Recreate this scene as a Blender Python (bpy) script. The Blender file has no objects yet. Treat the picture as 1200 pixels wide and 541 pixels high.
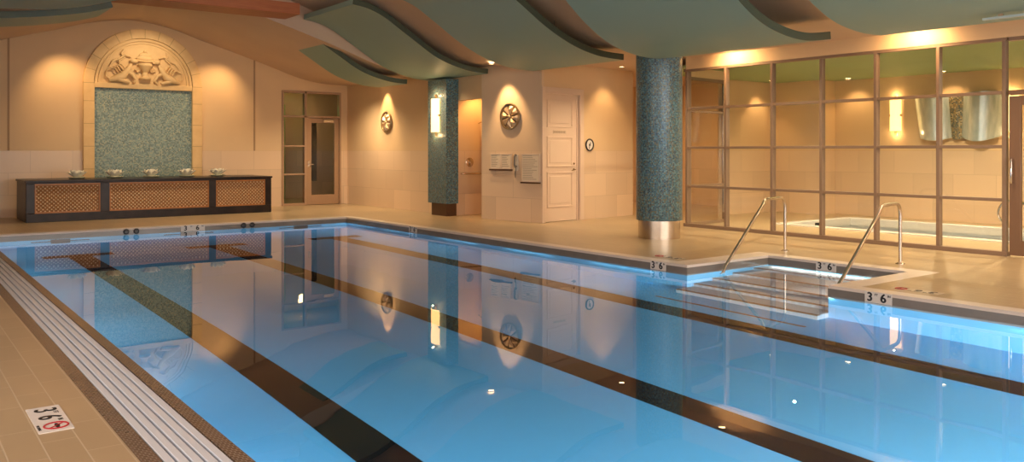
import bpy, bmesh, math, random
from mathutils import Vector, Matrix
random.seed(7)
C = bpy.context.scene.collection
PI = math.pi
# ------------------------------------------------------------------ camera, world, exposure
cam = bpy.data.cameras.new('camera'); camo = bpy.data.objects.new('camera', cam); C.objects.link(camo)
camo.location = (0, 0, 1.4)
camo.rotation_euler = (PI/2, 0, -math.atan(742/982))
cam.sensor_width = 36; cam.lens = 982/1200*36; cam.shift_y = -(270.5-176.5)/1200
cam.clip_start = 0.05
bpy.context.scene.camera = camo
w = bpy.data.worlds.new('world'); bpy.context.scene.world = w; w.use_nodes = True
w.node_tree.nodes['Background'].inputs[0].default_value = (.5, .4, .3, 1)
w.node_tree.nodes['Background'].inputs[1].default_value = .15
vs = bpy.context.scene.view_settings
vs.view_transform = 'Standard'; vs.look = 'None'; vs.gamma = 1; vs.exposure = 0.0; vs.use_curve_mapping = False
bpy.context.scene.cycles.caustics_reflective = False
bpy.context.scene.cycles.caustics_refractive = False
WARM = (1, .60, .26); WARM2 = (1, .73, .43); NEUT = (1, .86, .70); FILL = (1, .94, .88)

def lamp(kind, loc, power, color=WARM, target=None, size=.08, spot=None, blend=.8, sx=None, sy=None, name='lamp', parent=None):
    l = bpy.data.lights.new(name, kind); l.energy = power; l.color = color
    if kind == 'AREA':
        l.shape = 'RECTANGLE'; l.size = sx or size; l.size_y = sy or size
    else: l.shadow_soft_size = size
    if kind == 'SPOT': l.spot_size = math.radians(spot or 90); l.spot_blend = blend
    o = bpy.data.objects.new(name, l); C.objects.link(o); o.location = loc
    if target is not None:
        o.rotation_euler = (Vector(target)-Vector(loc)).to_track_quat('-Z', 'Y').to_euler()
    if parent: o.parent = parent
    return o

# large soft fill added behind and to the left of the camera (both out of frame)
lamp('AREA', (5.5, -3.4, 1.75), 560, FILL, (5.5, 10, 1.75), sx=11, sy=2.3, name='soft_fill_light')
lamp('AREA', (-2.4, 3.0, 1.75), 230, FILL, (10, 3.0, 1.75), sx=11.5, sy=2.3, name='soft_fill_light')
# added fill spots over the decks, without fixtures
for x, y, p in ((10.6, 3.0, 150), (10.6, 5.0, 150), (10.8, 7.9, 190), (11.2, 11.3, 260), (9.0, 15.2, 150), (8.9, 18.6, 280), (5.0, 17.9, 340), (1.2, 17.6, 340), (-.8, 11, 120), (-.8, 6, 60)):
    lamp('SPOT', (x, y, 3.05 if x > 8.5 else 3.9), p, WARM2, (x, y, 0), .012, 140, 1, name='deck_fill_lamp')
# upward fill added in mid-air to brighten the vault, no fixture
for y, z in ((12.9, 4.0), (10.4, 4.0), (7.4, 4.0), (3.5, 4.0)):
    for x in (5.6, 3.6): lamp('AREA', (x, y, z), 9, (1, .72, .5), (x, y, 9), sx=.4, sy=2, name='vault_fill_lamp')
# underwater lights along the left pool wall and the near end
for y in (0.5, 2.6, 4.7, 6.8, 8.9, 11, 13.1, 15.2):
    lamp('AREA', (1.37, y, -.35), 9, (.80, .93, 1), (2.37, y, -1.2), sx=1.2, sy=.15, name='pool_lamp_fill')
for y in (0.5, 2.6, 8.0, 10, 12, 14, 15.6):
    lamp('AREA', (7.86, y, -.30), 8, (.80, .93, 1), (7.86-.72, y, -1.2), sx=1.2, sy=.15, name='pool_lamp_fill')  # hidden strips added under the right edge to even the floor light
lamp('AREA', (9.47, 5.93, -.2), 9, (1, .95, .88), (9.47-.72, 5.93, -1.1), sx=1.7, sy=.05, name='step_fill_lamp')  # fill added under the bay's back edge to brighten the treads
for x in (2.5, 4.6, 6.8):
    lamp('AREA', (x, 16.19, -.30), 3.5, (.80, .93, 1), (x, 16.19-.72, -1.2), sx=1.4, sy=.15, name='pool_lamp_fill')  # further hidden fill added along the far edge
for x in (2.3, 3.5, 4.7):
    lamp('AREA', (x, -1.75, -.45), 560, (.80, .93, 1), (x-.1, 1.2, -1.2), sx=.9, sy=.22, name='pool_lamp_fill')

lamp('AREA', (8.6, 4.99, -.20), 34, (1, .95, .9), (8.5, 6.2, -1.0), sx=1.6, sy=.1, name='step_fill_lamp')  # fill added on the bay's hidden near side for the steps

# ------------------------------------------------------------------ mesh helpers
class MB:
    def __init__(s): s.bm = bmesh.new()
    def quad(s, *p):
        s.bm.faces.new([s.bm.verts.new(q) for q in p]); return s
    def box(s, x0, x1, y0, y1, z0, z1, M=None):
        v = [s.bm.verts.new((M @ Vector(q)) if M else q) for q in ((x0,y0,z0),(x1,y0,z0),(x1,y1,z0),(x0,y1,z0),(x0,y0,z1),(x1,y0,z1),(x1,y1,z1),(x0,y1,z1))]
        for f in ((0,3,2,1),(4,5,6,7),(0,1,5,4),(1,2,6,5),(2,3,7,6),(3,0,4,7)): s.bm.faces.new([v[i] for i in f])
        return s
    def tube(s, pts, r, n=10, cap=True, closed=False):
        pts = [Vector(p) for p in pts]; rings = []; N = len(pts)
        up = None
        for i, p in enumerate(pts):
            a = pts[(i-1) % N] if (i > 0 or closed) else p; b = pts[(i+1) % N] if (i < N-1 or closed) else p
            t = (b-a).normalized()
            if up is None: up = Vector((0,0,1)) if abs(t.z) < .9 else Vector((1,0,0))
            u = (up - t*up.dot(t)).normalized(); up = u; v = t.cross(u)
            rr = r[i] if isinstance(r, (list, tuple)) else r
            rings.append([s.bm.verts.new(p + (u*math.cos(k*2*PI/n)+v*math.sin(k*2*PI/n))*rr) for k in range(n)])
        for i in range(N if closed else N-1):
            A, B = rings[i], rings[(i+1) % N]
            for k in range(n): s.bm.faces.new((A[k], A[(k+1)%n], B[(k+1)%n], B[k]))
        if cap and not closed:
            s.bm.faces.new(rings[0][::-1]); s.bm.faces.new(rings[-1])
        return s
    def lathe(s, prof, n=24, c=(0,0,0), M=None):
        rings = []
        for r, z in prof:
            ring = []
            for k in range(n):
                q = Vector((c[0]+r*math.cos(2*PI*k/n), c[1]+r*math.sin(2*PI*k/n), c[2]+z))
                ring.append(s.bm.verts.new(M @ q if M else q))
            rings.append(ring)
        for A, B in zip(rings, rings[1:]):
            for k in range(n): s.bm.faces.new((A[k], A[(k+1)%n], B[(k+1)%n], B[k]))
        s.bm.faces.new(rings[0][::-1]); s.bm.faces.new(rings[-1]); return s
    def prism(s, poly, d, M=None):
        """poly: list of (x,z), extruded y from 0 to d"""
        f = lambda x, y, z: s.bm.verts.new(M @ Vector((x,y,z)) if M else (x,y,z))
        A = [f(x,0,z) for x, z in poly]; B = [f(x,d,z) for x, z in poly]; n = len(poly)
        s.bm.faces.new(A); s.bm.faces.new(B[::-1])
        for i in range(n): s.bm.faces.new((A[i], B[i], B[(i+1)%n], A[(i+1)%n]))
        return s
    def ball(s, c, r, seg=14, rings=9, M=None):
        m = Matrix.Translation(c) @ Matrix.Diagonal((*([r]*3 if not isinstance(r, tuple) else r), 1))
        if M: m = M @ m
        bmesh.ops.create_uvsphere(s.bm, u_segments=seg, v_segments=rings, radius=1, matrix=m); return s
    def cyl(s, a, b, r, n=14): return s.tube([a, b], r, n)
    def build(s, name, mat, parent=None, smooth=False, bevel=0, kind=None):
        bmesh.ops.recalc_face_normals(s.bm, faces=s.bm.faces)
        me = bpy.data.meshes.new(name); s.bm.to_mesh(me); s.bm.free()
        me.materials.append(mat); o = bpy.data.objects.new(name, me); C.objects.link(o)
        if parent: o.parent = parent
        if smooth:
            for p in me.polygons: p.use_smooth = True
            try: me.set_sharp_from_angle(angle=math.radians(40))
            except Exception: pass
        if bevel:
            b = o.modifiers.new('bevel', 'BEVEL'); b.width = bevel; b.segments = 2; b.limit_method = 'ANGLE'
        if kind: o['kind'] = kind
        return o
def thing(name, label, cat, loc=(0,0,0), rotz=0, group=None):
    o = bpy.data.objects.new(name, None); C.objects.link(o); o.empty_display_size = .1
    o.location = loc; o.rotation_euler = (0, 0, rotz); o['label'] = label; o['category'] = cat
    if group: o['group'] = group
    return o
def tag(o, label, cat, group=None):
    o['label'] = label; o['category'] = cat
    if group: o['group'] = group
    return o
def sroot(name, loc=(0,0,0), rotz=0):
    o = bpy.data.objects.new(name, None); C.objects.link(o); o.location = loc; o.rotation_euler = (0,0,rotz); o['kind'] = 'structure'
    return o
def copy_tree(o, parent=None):
    c = o.copy(); C.objects.link(c); c.parent = parent
    for ch in list(o.children): copy_tree(ch, c)
    return c
def text_into(mb, body, size, M, bold=0.0, extrude=.001, align='CENTER'):
    cu = bpy.data.curves.new('t', 'FONT'); cu.body = body; cu.size = size; cu.align_x = align; cu.align_y = 'CENTER'
    cu.extrude = extrude; cu.offset = bold
    cu.offset = 0
    o = bpy.data.objects.new('t', cu); C.objects.link(o)
    bpy.context.view_layer.update()
    me = bpy.data.meshes.new_from_object(o.evaluated_get(bpy.context.evaluated_depsgraph_get()))
    for dx, dy in ([(0,0)] if bold <= 0 else [(-bold,0),(bold,0),(0,bold*.6),(0,-bold*.6)]):
        m2 = me.copy(); m2.transform(M @ Matrix.Translation((dx,dy,dx*.02+dy*.01))); mb.bm.from_mesh(m2); bpy.data.meshes.remove(m2)
    bpy.data.objects.remove(o); bpy.data.curves.remove(cu); bpy.data.meshes.remove(me)
def smooth_curve(pts, n=6):
    out = []
    for i in range(len(pts)-1):
        p0 = pts[max(i-1,0)]; p1 = pts[i]; p2 = pts[i+1]; p3 = pts[min(i+2, len(pts)-1)]
        for k in range(n):
            t = k/n
            out.append(tuple(.5*((2*b)+(-a+c)*t+(2*a-5*b+4*c-d)*t*t+(-a+3*b-3*c+d)*t**3) for a, b, c, d in zip(p0,p1,p2,p3)))
    out.append(tuple(pts[-1])); return out

# ------------------------------------------------------------------ materials
def mat(name, color, rough=.5, metal=0, spec=.5, coat=0, emit=None, estr=0):
    m = bpy.data.materials.new(name); m.use_nodes = True; b = m.node_tree.nodes['Principled BSDF']
    b.inputs['Base Color'].default_value = (*color, 1); b.inputs['Roughness'].default_value = rough
    b.inputs['Metallic'].default_value = metal; b.inputs['Specular IOR Level'].default_value = spec
    b.inputs['Coat Weight'].default_value = coat
    if emit: b.inputs['Emission Color'].default_value = (*emit, 1); b.inputs['Emission Strength'].default_value = estr
    return m
def nodes(m): return m.node_tree.nodes, m.node_tree.links, m.node_tree.nodes['Principled BSDF']
def noisy(name, c1, c2, scale=3, rough=.5, detail=4, bump=0, stretch=(1,1,1), **k):
    m = mat(name, c1, rough, **k); N, L, b = nodes(m)
    tc = N.new('ShaderNodeTexCoord'); mp = N.new('ShaderNodeMapping'); mp.inputs['Scale'].default_value = stretch
    t = N.new('ShaderNodeTexNoise'); t.inputs['Scale'].default_value = scale; t.inputs['Detail'].default_value = detail
    r = N.new('ShaderNodeValToRGB'); r.color_ramp.elements[0].position = .3; r.color_ramp.elements[1].position = .7
    r.color_ramp.elements[0].color = (*c1, 1); r.color_ramp.elements[1].color = (*c2, 1)
    L.new(tc.outputs['Object'], mp.inputs[0]); L.new(mp.outputs[0], t.inputs['Vector']); L.new(t.outputs['Fac'], r.inputs[0]); L.new(r.outputs[0], b.inputs['Base Color'])
    if bump:
        bp = N.new('ShaderNodeBump'); bp.inputs['Strength'].default_value = bump; bp.inputs['Distance'].default_value = .02
        L.new(t.outputs['Fac'], bp.inputs['Height']); L.new(bp.outputs[0], b.inputs['Normal'])
    return m
def mosaic(name, cols, scale=45, rough=.45, coat=0, grout=(.2,.2,.18)):
    m = mat(name, cols[0], rough, coat=coat); N, L, b = nodes(m)
    tc = N.new('ShaderNodeTexCoord'); v = N.new('ShaderNodeTexVoronoi'); v.inputs['Scale'].default_value = scale
    v.inputs['Randomness'].default_value = .45
    r = N.new('ShaderNodeValToRGB'); e = r.color_ramp.elements; r.color_ramp.interpolation = 'CONSTANT'
    n = len(cols)
    while len(e) < n: e.new(.5)
    for i, c in enumerate(cols): e[i].position = i/n; e[i].color = (*c, 1)
    L.new(tc.outputs['Object'], v.inputs['Vector'])
    sp = N.new('ShaderNodeSeparateColor'); L.new(v.outputs['Color'], sp.inputs[0]); L.new(sp.outputs[0], r.inputs[0])
    d = N.new('ShaderNodeTexVoronoi'); d.feature = 'DISTANCE_TO_EDGE'; d.inputs['Scale'].default_value = scale; d.inputs['Randomness'].default_value = .45
    L.new(tc.outputs['Object'], d.inputs['Vector'])
    g = N.new('ShaderNodeMath'); g.operation = 'GREATER_THAN'; g.inputs[1].default_value = .05; L.new(d.outputs['Distance'], g.inputs[0])
    mx = N.new('ShaderNodeMix'); mx.data_type = 'RGBA'; mx.inputs['A'].default_value = (*grout, 1)
    L.new(g.outputs[0], mx.inputs['Factor']); L.new(r.outputs[0], mx.inputs['B']); L.new(mx.outputs['Result'], b.inputs['Base Color'])
    bp = N.new('ShaderNodeBump'); bp.inputs['Strength'].default_value = .5; bp.inputs['Distance'].default_value = .004
    L.new(sp.outputs[1], bp.inputs['Height']); L.new(bp.outputs[0], b.inputs['Normal'])
    return m
def stone_wall(name, up, low, joint=1.4, tile=.62):
    """plaster above a stone wainscot whose top joint is at z = joint"""
    m = mat(name, up, .45, spec=.3); N, L, b = nodes(m)
    g = N.new('ShaderNodeNewGeometry'); s = N.new('ShaderNodeSeparateXYZ'); L.new(g.outputs['Position'], s.inputs[0])
    a = N.new('ShaderNodeMath'); a.operation = 'ADD'; L.new(s.outputs[0], a.inputs[0]); L.new(s.outputs[1], a.inputs[1])
    c = N.new('ShaderNodeCombineXYZ'); L.new(a.outputs[0], c.inputs[0]); L.new(s.outputs[2], c.inputs[1])
    br = N.new('ShaderNodeTexBrick'); br.offset = .5; br.inputs['Scale'].default_value = 1
    br.inputs['Brick Width'].default_value = tile*1.3; br.inputs['Row Height'].default_value = joint/3
    br.inputs['Mortar Size'].default_value = .003; br.inputs['Mortar Smooth'].default_value = .2
    br.inputs['Color1'].default_value = (*[q*1.06 for q in low], 1); br.inputs['Color2'].default_value = (*[q*.93 for q in low], 1)
    br.inputs['Mortar'].default_value = (*[q*.72 for q in low], 1); L.new(c.outputs[0], br.inputs['Vector'])
    no = N.new('ShaderNodeTexNoise'); no.inputs['Scale'].default_value = 1.3; no.inputs['Detail'].default_value = 5; L.new(g.outputs['Position'], no.inputs['Vector'])
    r = N.new('ShaderNodeValToRGB'); r.color_ramp.elements[0].color = (*[q*.93 for q in up], 1); r.color_ramp.elements[1].color = (*[min(1, q*1.06) for q in up], 1)
    L.new(no.outputs['Fac'], r.inputs[0])
    gt = N.new('ShaderNodeMath'); gt.operation = 'GREATER_THAN'; gt.inputs[1].default_value = joint; L.new(s.outputs[2], gt.inputs[0])
    mx = N.new('ShaderNodeMix'); mx.data_type = 'RGBA'; L.new(gt.outputs[0], mx.inputs['Factor']); L.new(br.outputs['Color'], mx.inputs['A']); L.new(r.outputs[0], mx.inputs['B'])
    L.new(mx.outputs['Result'], b.inputs['Base Color'])
    rr = N.new('ShaderNodeMapRange'); rr.inputs['To Min'].default_value = .28; rr.inputs['To Max'].default_value = .6; L.new(gt.outputs[0], rr.inputs['Value']); L.new(rr.outputs[0], b.inputs['Roughness'])
    return m
def tiles(name, c1, c2, mortar, w_, h_, mort=.004, rough=.3, rot=0, coat=0, bump=.0):
    m = mat(name, c1, rough, coat=coat); N, L, b = nodes(m)
    g = N.new('ShaderNodeNewGeometry'); mp = N.new('ShaderNodeMapping'); mp.inputs['Rotation'].default_value = (0,0,rot); L.new(g.outputs['Position'], mp.inputs[0])
    br = N.new('ShaderNodeTexBrick'); br.inputs['Scale'].default_value = 1; br.inputs['Brick Width'].default_value = w_; br.inputs['Row Height'].default_value = h_
    br.inputs['Mortar Size'].default_value = mort; br.inputs['Mortar Smooth'].default_value = .3
    br.inputs['Color1'].default_value = (*c1, 1); br.inputs['Color2'].default_value = (*c2, 1); br.inputs['Mortar'].default_value = (*mortar, 1)
    L.new(mp.outputs[0], br.inputs['Vector'])
    no = N.new('ShaderNodeTexNoise'); no.inputs['Scale'].default_value = 1.1; no.inputs['Detail'].default_value = 6; L.new(g.outputs['Position'], no.inputs['Vector'])
    mr = N.new('ShaderNodeMapRange'); mr.inputs['To Min'].default_value = .82; mr.inputs['To Max'].default_value = 1.15; L.new(no.outputs['Fac'], mr.inputs['Value'])
    mx = N.new('ShaderNodeVectorMath'); mx.operation = 'MULTIPLY'; cb = N.new('ShaderNodeCombineXYZ')
    for i in range(3): L.new(mr.outputs[0], cb.inputs[i])
    L.new(br.outputs['Color'], mx.inputs[0]); L.new(cb.outputs[0], mx.inputs[1]); L.new(mx.outputs[0], b.inputs['Base Color'])
    bp = N.new('ShaderNodeBump'); bp.inputs['Strength'].default_value = .25; bp.inputs['Distance'].default_value = .003
    L.new(br.outputs['Fac'], bp.inputs['Height']); bp.invert = True; L.new(bp.outputs[0], b.inputs['Normal'])
    return m
def glass(name, tint=(1,1,1), refl=1.0):
    m = bpy.data.materials.new(name); m.use_nodes = True; N = m.node_tree.nodes; L = m.node_tree.links; N.clear()
    o = N.new('ShaderNodeOutputMaterial'); t = N.new('ShaderNodeBsdfTransparent'); t.inputs[0].default_value = (*tint, 1)
    gl = N.new('ShaderNodeBsdfGlossy'); gl.inputs['Roughness'].default_value = .02
    f = N.new('ShaderNodeFresnel'); 
    ge = N.new('ShaderNodeNewGeometry'); mr = N.new('ShaderNodeMapRange'); mr.inputs['To Min'].default_value = 1.45; mr.inputs['To Max'].default_value = 1/1.45
    L.new(ge.outputs['Backfacing'], mr.inputs['Value']); L.new(mr.outputs[0], f.inputs[0])
    mx = N.new('ShaderNodeMixShader'); L.new(f.outputs[0], mx.inputs[0]); L.new(t.outputs[0], mx.inputs[1]); L.new(gl.outputs[0], mx.inputs[2]); L.new(mx.outputs[0], o.inputs[0])
    return m
def water(name, ior=1.333, bump=.02, tint=(1,1,1)):
    m = bpy.data.materials.new(name); m.use_nodes = True; N = m.node_tree.nodes; L = m.node_tree.links; N.clear()
    o = N.new('ShaderNodeOutputMaterial'); g = N.new('ShaderNodeBsdfGlass'); g.inputs['IOR'].default_value = ior; g.inputs['Roughness'].default_value = 0
    g.inputs['Color'].default_value = (*tint, 1)
    ge = N.new('ShaderNodeNewGeometry'); mp = N.new('ShaderNodeMapping'); mp.inputs['Scale'].default_value = (1, 1, 1); L.new(ge.outputs['Position'], mp.inputs[0])
    n = N.new('ShaderNodeTexNoise'); n.inputs['Scale'].default_value = 1.6; n.inputs['Detail'].default_value = 1.5; L.new(mp.outputs[0], n.inputs['Vector'])
    b = N.new('ShaderNodeBump'); b.inputs['Strength'].default_value = bump; b.inputs['Distance'].default_value = .05; L.new(n.outputs['Fac'], b.inputs['Height']); L.new(b.outputs[0], g.inputs['Normal'])
    L.new(g.outputs[0], o.inputs[0]); return m
def cane(name):
    m = mat(name, (.45,.24,.1), .45); N, L, b = nodes(m)
    tc = N.new('ShaderNodeTexCoord'); s = N.new('ShaderNodeSeparateXYZ'); L.new(tc.outputs['Object'], s.inputs[0])
    def sn(sock, f):
        a = N.new('ShaderNodeMath'); a.operation = 'MULTIPLY'; a.inputs[1].default_value = f; L.new(sock, a.inputs[0])
        c = N.new('ShaderNodeMath'); c.operation = 'SINE'; L.new(a.outputs[0], c.inputs[0]); return c
    f = 2*PI/.075
    p = N.new('ShaderNodeMath'); p.operation = 'MULTIPLY'; L.new(sn(s.outputs[0], f).outputs[0], p.inputs[0]); L.new(sn(s.outputs[2], f).outputs[0], p.inputs[1])
    r = N.new('ShaderNodeValToRGB'); e = r.color_ramp.elements; e[0].position = .25; e[0].color = (.38,.18,.07,1); e[1].position = .6; e[1].color = (.82,.66,.46,1)
    L.new(p.outputs[0], r.inputs[0]); L.new(r.outputs[0], b.inputs['Base Color'])
    bp = N.new('ShaderNodeBump'); bp.inputs['Distance'].default_value = .01; L.new(p.outputs[0], bp.inputs['Height']); L.new(bp.outputs[0], b.inputs['Normal'])
    return m

M = {}
M['wall'] = stone_wall('plaster_over_stone', (.76,.57,.355), (.76,.585,.42))
M['wall_white'] = stone_wall('pale_plaster_over_stone', (.76,.60,.44), (.76,.60,.45))
M['ceiling'] = noisy('ceiling_plaster', (.62,.47,.37), (.66,.51,.40), 1.2, .8)
M['deck'] = tiles('deck_tile', (.46,.35,.215), (.50,.38,.235), (.60,.50,.36), .48, .155, .004, .28, PI/2)
M['coping'] = noisy('coping_stone', (.76,.68,.62), (.82,.74,.68), 6, .3)
M['brown_mosaic'] = tiles('brown_mosaic', (.12,.075,.05), (.17,.11,.075), (.25,.2,.16), .024, .024, .003, .25)
M['waterline'] = noisy('grey_glazed_band', (.20,.185,.17), (.26,.24,.225), 2, .18)
M['grate'] = mat('white_grate', (.70,.76,.86), .35)
M['dark'] = mat('dark_gap', (.02,.02,.022), .6)
M['pool'] = noisy('pale_blue_plaster', (.125,.455,.70), (.14,.48,.73), 1.2, .7)
M['lane'] = mat('black_lane_tile', (.004,.0035,.004), .6, spec=.1)
M['step_tile'] = tiles('pale_step_tile', (.47,.50,.50), (.50,.53,.52), (.4,.42,.42), .05, .05, .003, .4)
M['step_nose'] = mat('brown_step_nosing', (.22,.09,.03), .4)
M['water'] = water('pool_water')
M['panel'] = noisy('green_ceiling_panel', (.25,.40,.38), (.265,.42,.395), .8, .5)
M['beam'] = noisy('stained_beam_timber', (.36,.11,.045), (.46,.16,.06), 2, .5, stretch=(1,12,12))
M['teal'] = mosaic('teal_mosaic', [(.04,.14,.18),(.07,.22,.29),(.02,.07,.12),(.15,.32,.38),(.15,.17,.12),(.05,.17,.27)], 48, rough=.3)
M['sage'] = mosaic('sage_mosaic', [(.22,.34,.32),(.30,.42,.38),(.16,.27,.28),(.40,.46,.36),(.26,.38,.38),(.14,.22,.22)], 38)
M['stone'] = noisy('carved_limestone', (.74,.52,.26), (.82,.60,.32), 5, .7, bump=.15)
M['steel'] = mat('brushed_steel', (.62,.53,.43), .27, 1)
M['chrome'] = mat('polished_chrome', (.85,.83,.8), .1, 1)
M['bronze'] = mat('aged_bronze', (.45,.34,.2), .3, 1)
M['frame'] = mat('tan_painted_frame', (.25,.17,.12), .4)
M['frame_dark'] = mat('brown_door_frame', (.20,.115,.07), .4)
M['glass'] = glass('window_glass', (.97,.97,.95))
M['console'] = noisy('dark_marble', (.012,.007,.005), (.035,.02,.014), 5, .32, 6, spec=.25)
M['cane'] = cane('woven_cane')
M['cane_edge'] = mat('orange_cane_trim', (.50,.20,.05), .4)
M['white_door'] = mat('cream_paint', (.76,.60,.48), .4)
M['paper'] = mat('paper', (.80,.72,.6), .6)
M['ink'] = mat('black_ink', (.01,.01,.012), .5)
M['sign_beige'] = mat('beige_sign_tile', (.60,.50,.38), .3)
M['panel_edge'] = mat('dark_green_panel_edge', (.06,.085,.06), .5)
M['sign'] = mat('white_sign_tile', (.82,.80,.78), .25)
M['red'] = mat('red_mark', (.45,.02,.03), .4)
M['shade'] = mat('lit_glass_shade', (1,.8,.5), .4, emit=(1,.58,.20), estr=3.0)
M['lens'] = mat('lit_lamp_lens', (1,.9,.7), .4, emit=(1,.75,.42), estr=12)
M['tub'] = mat('white_tub_acrylic', (.82,.82,.80), .2)
M['tubwater'] = water('hot_tub_water', tint=(.93,.97,.97))
M['petal'] = noisy('cream_petal', (.93,.90,.76), (.95,.93,.84), 20, .5)
M['leaf'] = mat('pale_green_saucer', (.72,.72,.5), .4)
M['tubceil'] = mat('green_soffit', (.36,.50,.26), .7)
M['dark_wood'] = mat('dark_brown_base', (.10,.045,.02), .4)
M['silver'] = noisy('rippled_silver_glass', (.45,.56,.58), (.72,.80,.80), 3, .22, metal=.45, stretch=(1,9,1))
M['gold_mosaic'] = mosaic('pebbled_gold_mosaic', [(.25,.18,.06),(.05,.08,.08),(.5,.42,.25),(.12,.16,.12),(.35,.25,.1)], 40)
M['black'] = mat('black_plastic', (.02,.018,.018), .35)
M['grey'] = mat('grey_plastic', (.22,.19,.16), .35)
M['green_glow'] = mat('green_lit_door', (.30,.42,.16), .6)  # green light in the lobby put into the door's base colour

# ------------------------------------------------------------------ floor
WZ = -.11; PB = -1.2
b = MB()
for x0, x1, y0, y1 in ((-2.5,.94,-3.5,20.4), (.94,8.07,-3.5,-2.0), (.94,8.07,16.45,20.4), (8.07,9.72,-3.5,4.72), (8.07,9.72,7.2,20.4),
                       (9.72,13.6,-3.5,24), (13.6,16.1,-3.5,2.6), (13.6,16.1,9.7,24), (16.1,19,-3.5,24), (6.5,9.72,20.4,24)):
    b.box(x0, x1, y0, y1, -.12, 0)
b.build('floor', M['deck'], kind='structure')

# ------------------------------------------------------------------ pool
pool = thing('swimming_pool', 'long blue lap pool with black lane lines, white grated gutter and a stepped entry bay', 'pool', (4.6, 7.2, 0))
off = Vector((-4.6, -7.2, 0))
def pbox(b, x0, x1, y0, y1, z0, z1): return b.box(x0-4.6, x1-4.6, y0-7.2, y1-7.2, z0, z1)
XI0, XI1, YI0, YI1 = 1.35, 7.88, -1.8, 16.22; RX, RY0, RY1 = 9.5, 4.97, 6.88
b = MB()
pbox(b, XI0-.1, RX+.1, YI0-.1, YI1+.1, PB-.1, PB)
pbox(b, XI0-.1, XI0, YI0-.1, YI1+.1, PB, -.03); pbox(b, XI0, XI1+.1, YI1, YI1+.1, PB, -.03); pbox(b, XI0, XI1+.1, YI0-.1, YI0, PB, -.03)
pbox(b, XI1, XI1+.1, YI0, RY0, PB, -.03); pbox(b, XI1, XI1+.1, RY1, YI1, PB, -.03)
pbox(b, RX, RX+.1, RY0-.1, RY1+.1, PB, -.03); pbox(b, XI1+.1, RX, RY0-.1, RY0, PB, -.03); pbox(b, XI1+.1, RX, RY1, RY1+.1, PB, -.03)
b.build('basin', M['pool'], pool)
for i, xc in enumerate((2.5, 4.65, 6.86)):
    b = MB(); pbox(b, xc-.165, xc+.165, -.2, 14.45, PB, PB+.004); pbox(b, xc-.5, xc+.5, 14.45, 14.75, PB, PB+.004)
    b.build('lane_line', M['lane'], pool)
    b = MB(); pbox(b, xc-.15, xc+.15, YI1-.004, YI1, -.9, -.25); pbox(b, xc-.45, xc+.45, YI1-.0045, YI1, -.62, -.47)
    b.build('wall_target', M['lane'], pool)
# entry steps: each tread a block with a brown nosing
st = [(9.17, 9.5, -.28), (8.75, 9.17, -.46), (8.35, 8.75, -.64), (8.0, 8.35, -.82), (7.68, 8.0, -1.0)]
for i, (x0, x1, zt) in enumerate(st):
    y0, y1 = (RY0, RY1)
    b = MB(); pbox(b, x0, x1, y0, y1, PB, zt); s_ = b.build('step', M['step_tile'], pool)
    b = MB(); pbox(b, x0-.004, x0+.045, y0, y1, zt-.03, zt+.003); b.build('nosing', M['step_nose'], s_)
b = MB(); pbox(b, 7.30, 7.345, RY0-.1, RY1+.0, PB, PB+.004); b.build('floor_stripe', M['step_nose'], pool)
# waterline tile
b = MB(); e = .006
pbox(b, XI0, XI0+e, YI0, YI1, -.2, -.03); pbox(b, XI0, XI1, YI1-e, YI1, -.2, -.03); pbox(b, XI0, XI1, YI0, YI0+e, -.2, -.03)
pbox(b, XI1-e, XI1, YI0, RY0, -.2, -.03); pbox(b, XI1-e, XI1, RY1, YI1, -.2, -.03)
pbox(b, RX-e, RX, RY0, RY1, -.2, -.03); pbox(b, XI1, RX, RY0, RY0+e, -.2, -.03); pbox(b, XI1, RX, RY1-e, RY1, -.2, -.03)
b.build('waterline_tile', M['waterline'], pool)
# coping
b = MB()
pbox(b, XI0-.1, 8.07, YI1, 16.45, -.05, .002)
pbox(b, XI0-.1, 8.07, -2.0, YI0, -.05, .002)
pbox(b, XI1, 8.07, YI0, 4.72, -.05, .002); pbox(b, XI1, 8.07, 7.2, YI1, -.05, .002)
pbox(b, XI1, 9.72, 4.72, RY0, -.05, .002); pbox(b, XI1, 9.72, RY1, 7.2, -.05, .002); pbox(b, RX, 9.72, RY0, RY1, -.05, .002)
b.build('coping', M['coping'], pool)
# left gutter: mosaic bands and the white slatted grate
b = MB(); pbox(b, .94, 1.02, -2.0, 16.45, -.05, .002); pbox(b, 1.28, 1.352, -1.9, 16.3, -.12, .003)
b.build('mosaic_edge', M['brown_mosaic'], pool)
b = MB(); pbox(b, 1.02, 1.28, -2, 16.45, -.09, -.05); b.build('gutter_channel', M['dark'], pool)
for i in range(5):
    x0 = 1.022+i*.0517
    b = MB(); pbox(b, x0+.004, x0+.0425, -2, 16.44, -.03, .004); b.build('grate_slat', M['grate'], pool, bevel=.003)
# water
b = MB()
b.quad(*[(x-4.6, y-7.2, WZ) for x, y in ((XI0, YI0), (XI1, YI0), (XI1, YI1), (XI0, YI1))])
b.quad(*[(x-4.6, y-7.2, WZ) for x, y in ((XI1, RY0), (RX, RY0), (RX, RY1), (XI1, RY1))])
bmesh.ops.remove_doubles(b.bm, verts=b.bm.verts, dist=.0001)
wo = b.build('water', M['water'], pool); wo['label'] = 'still clear blue water'
# ------------------------------------------------------------------ walls
def wall_seg(name, pts_holes, *a): pass
T = .15
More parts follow.
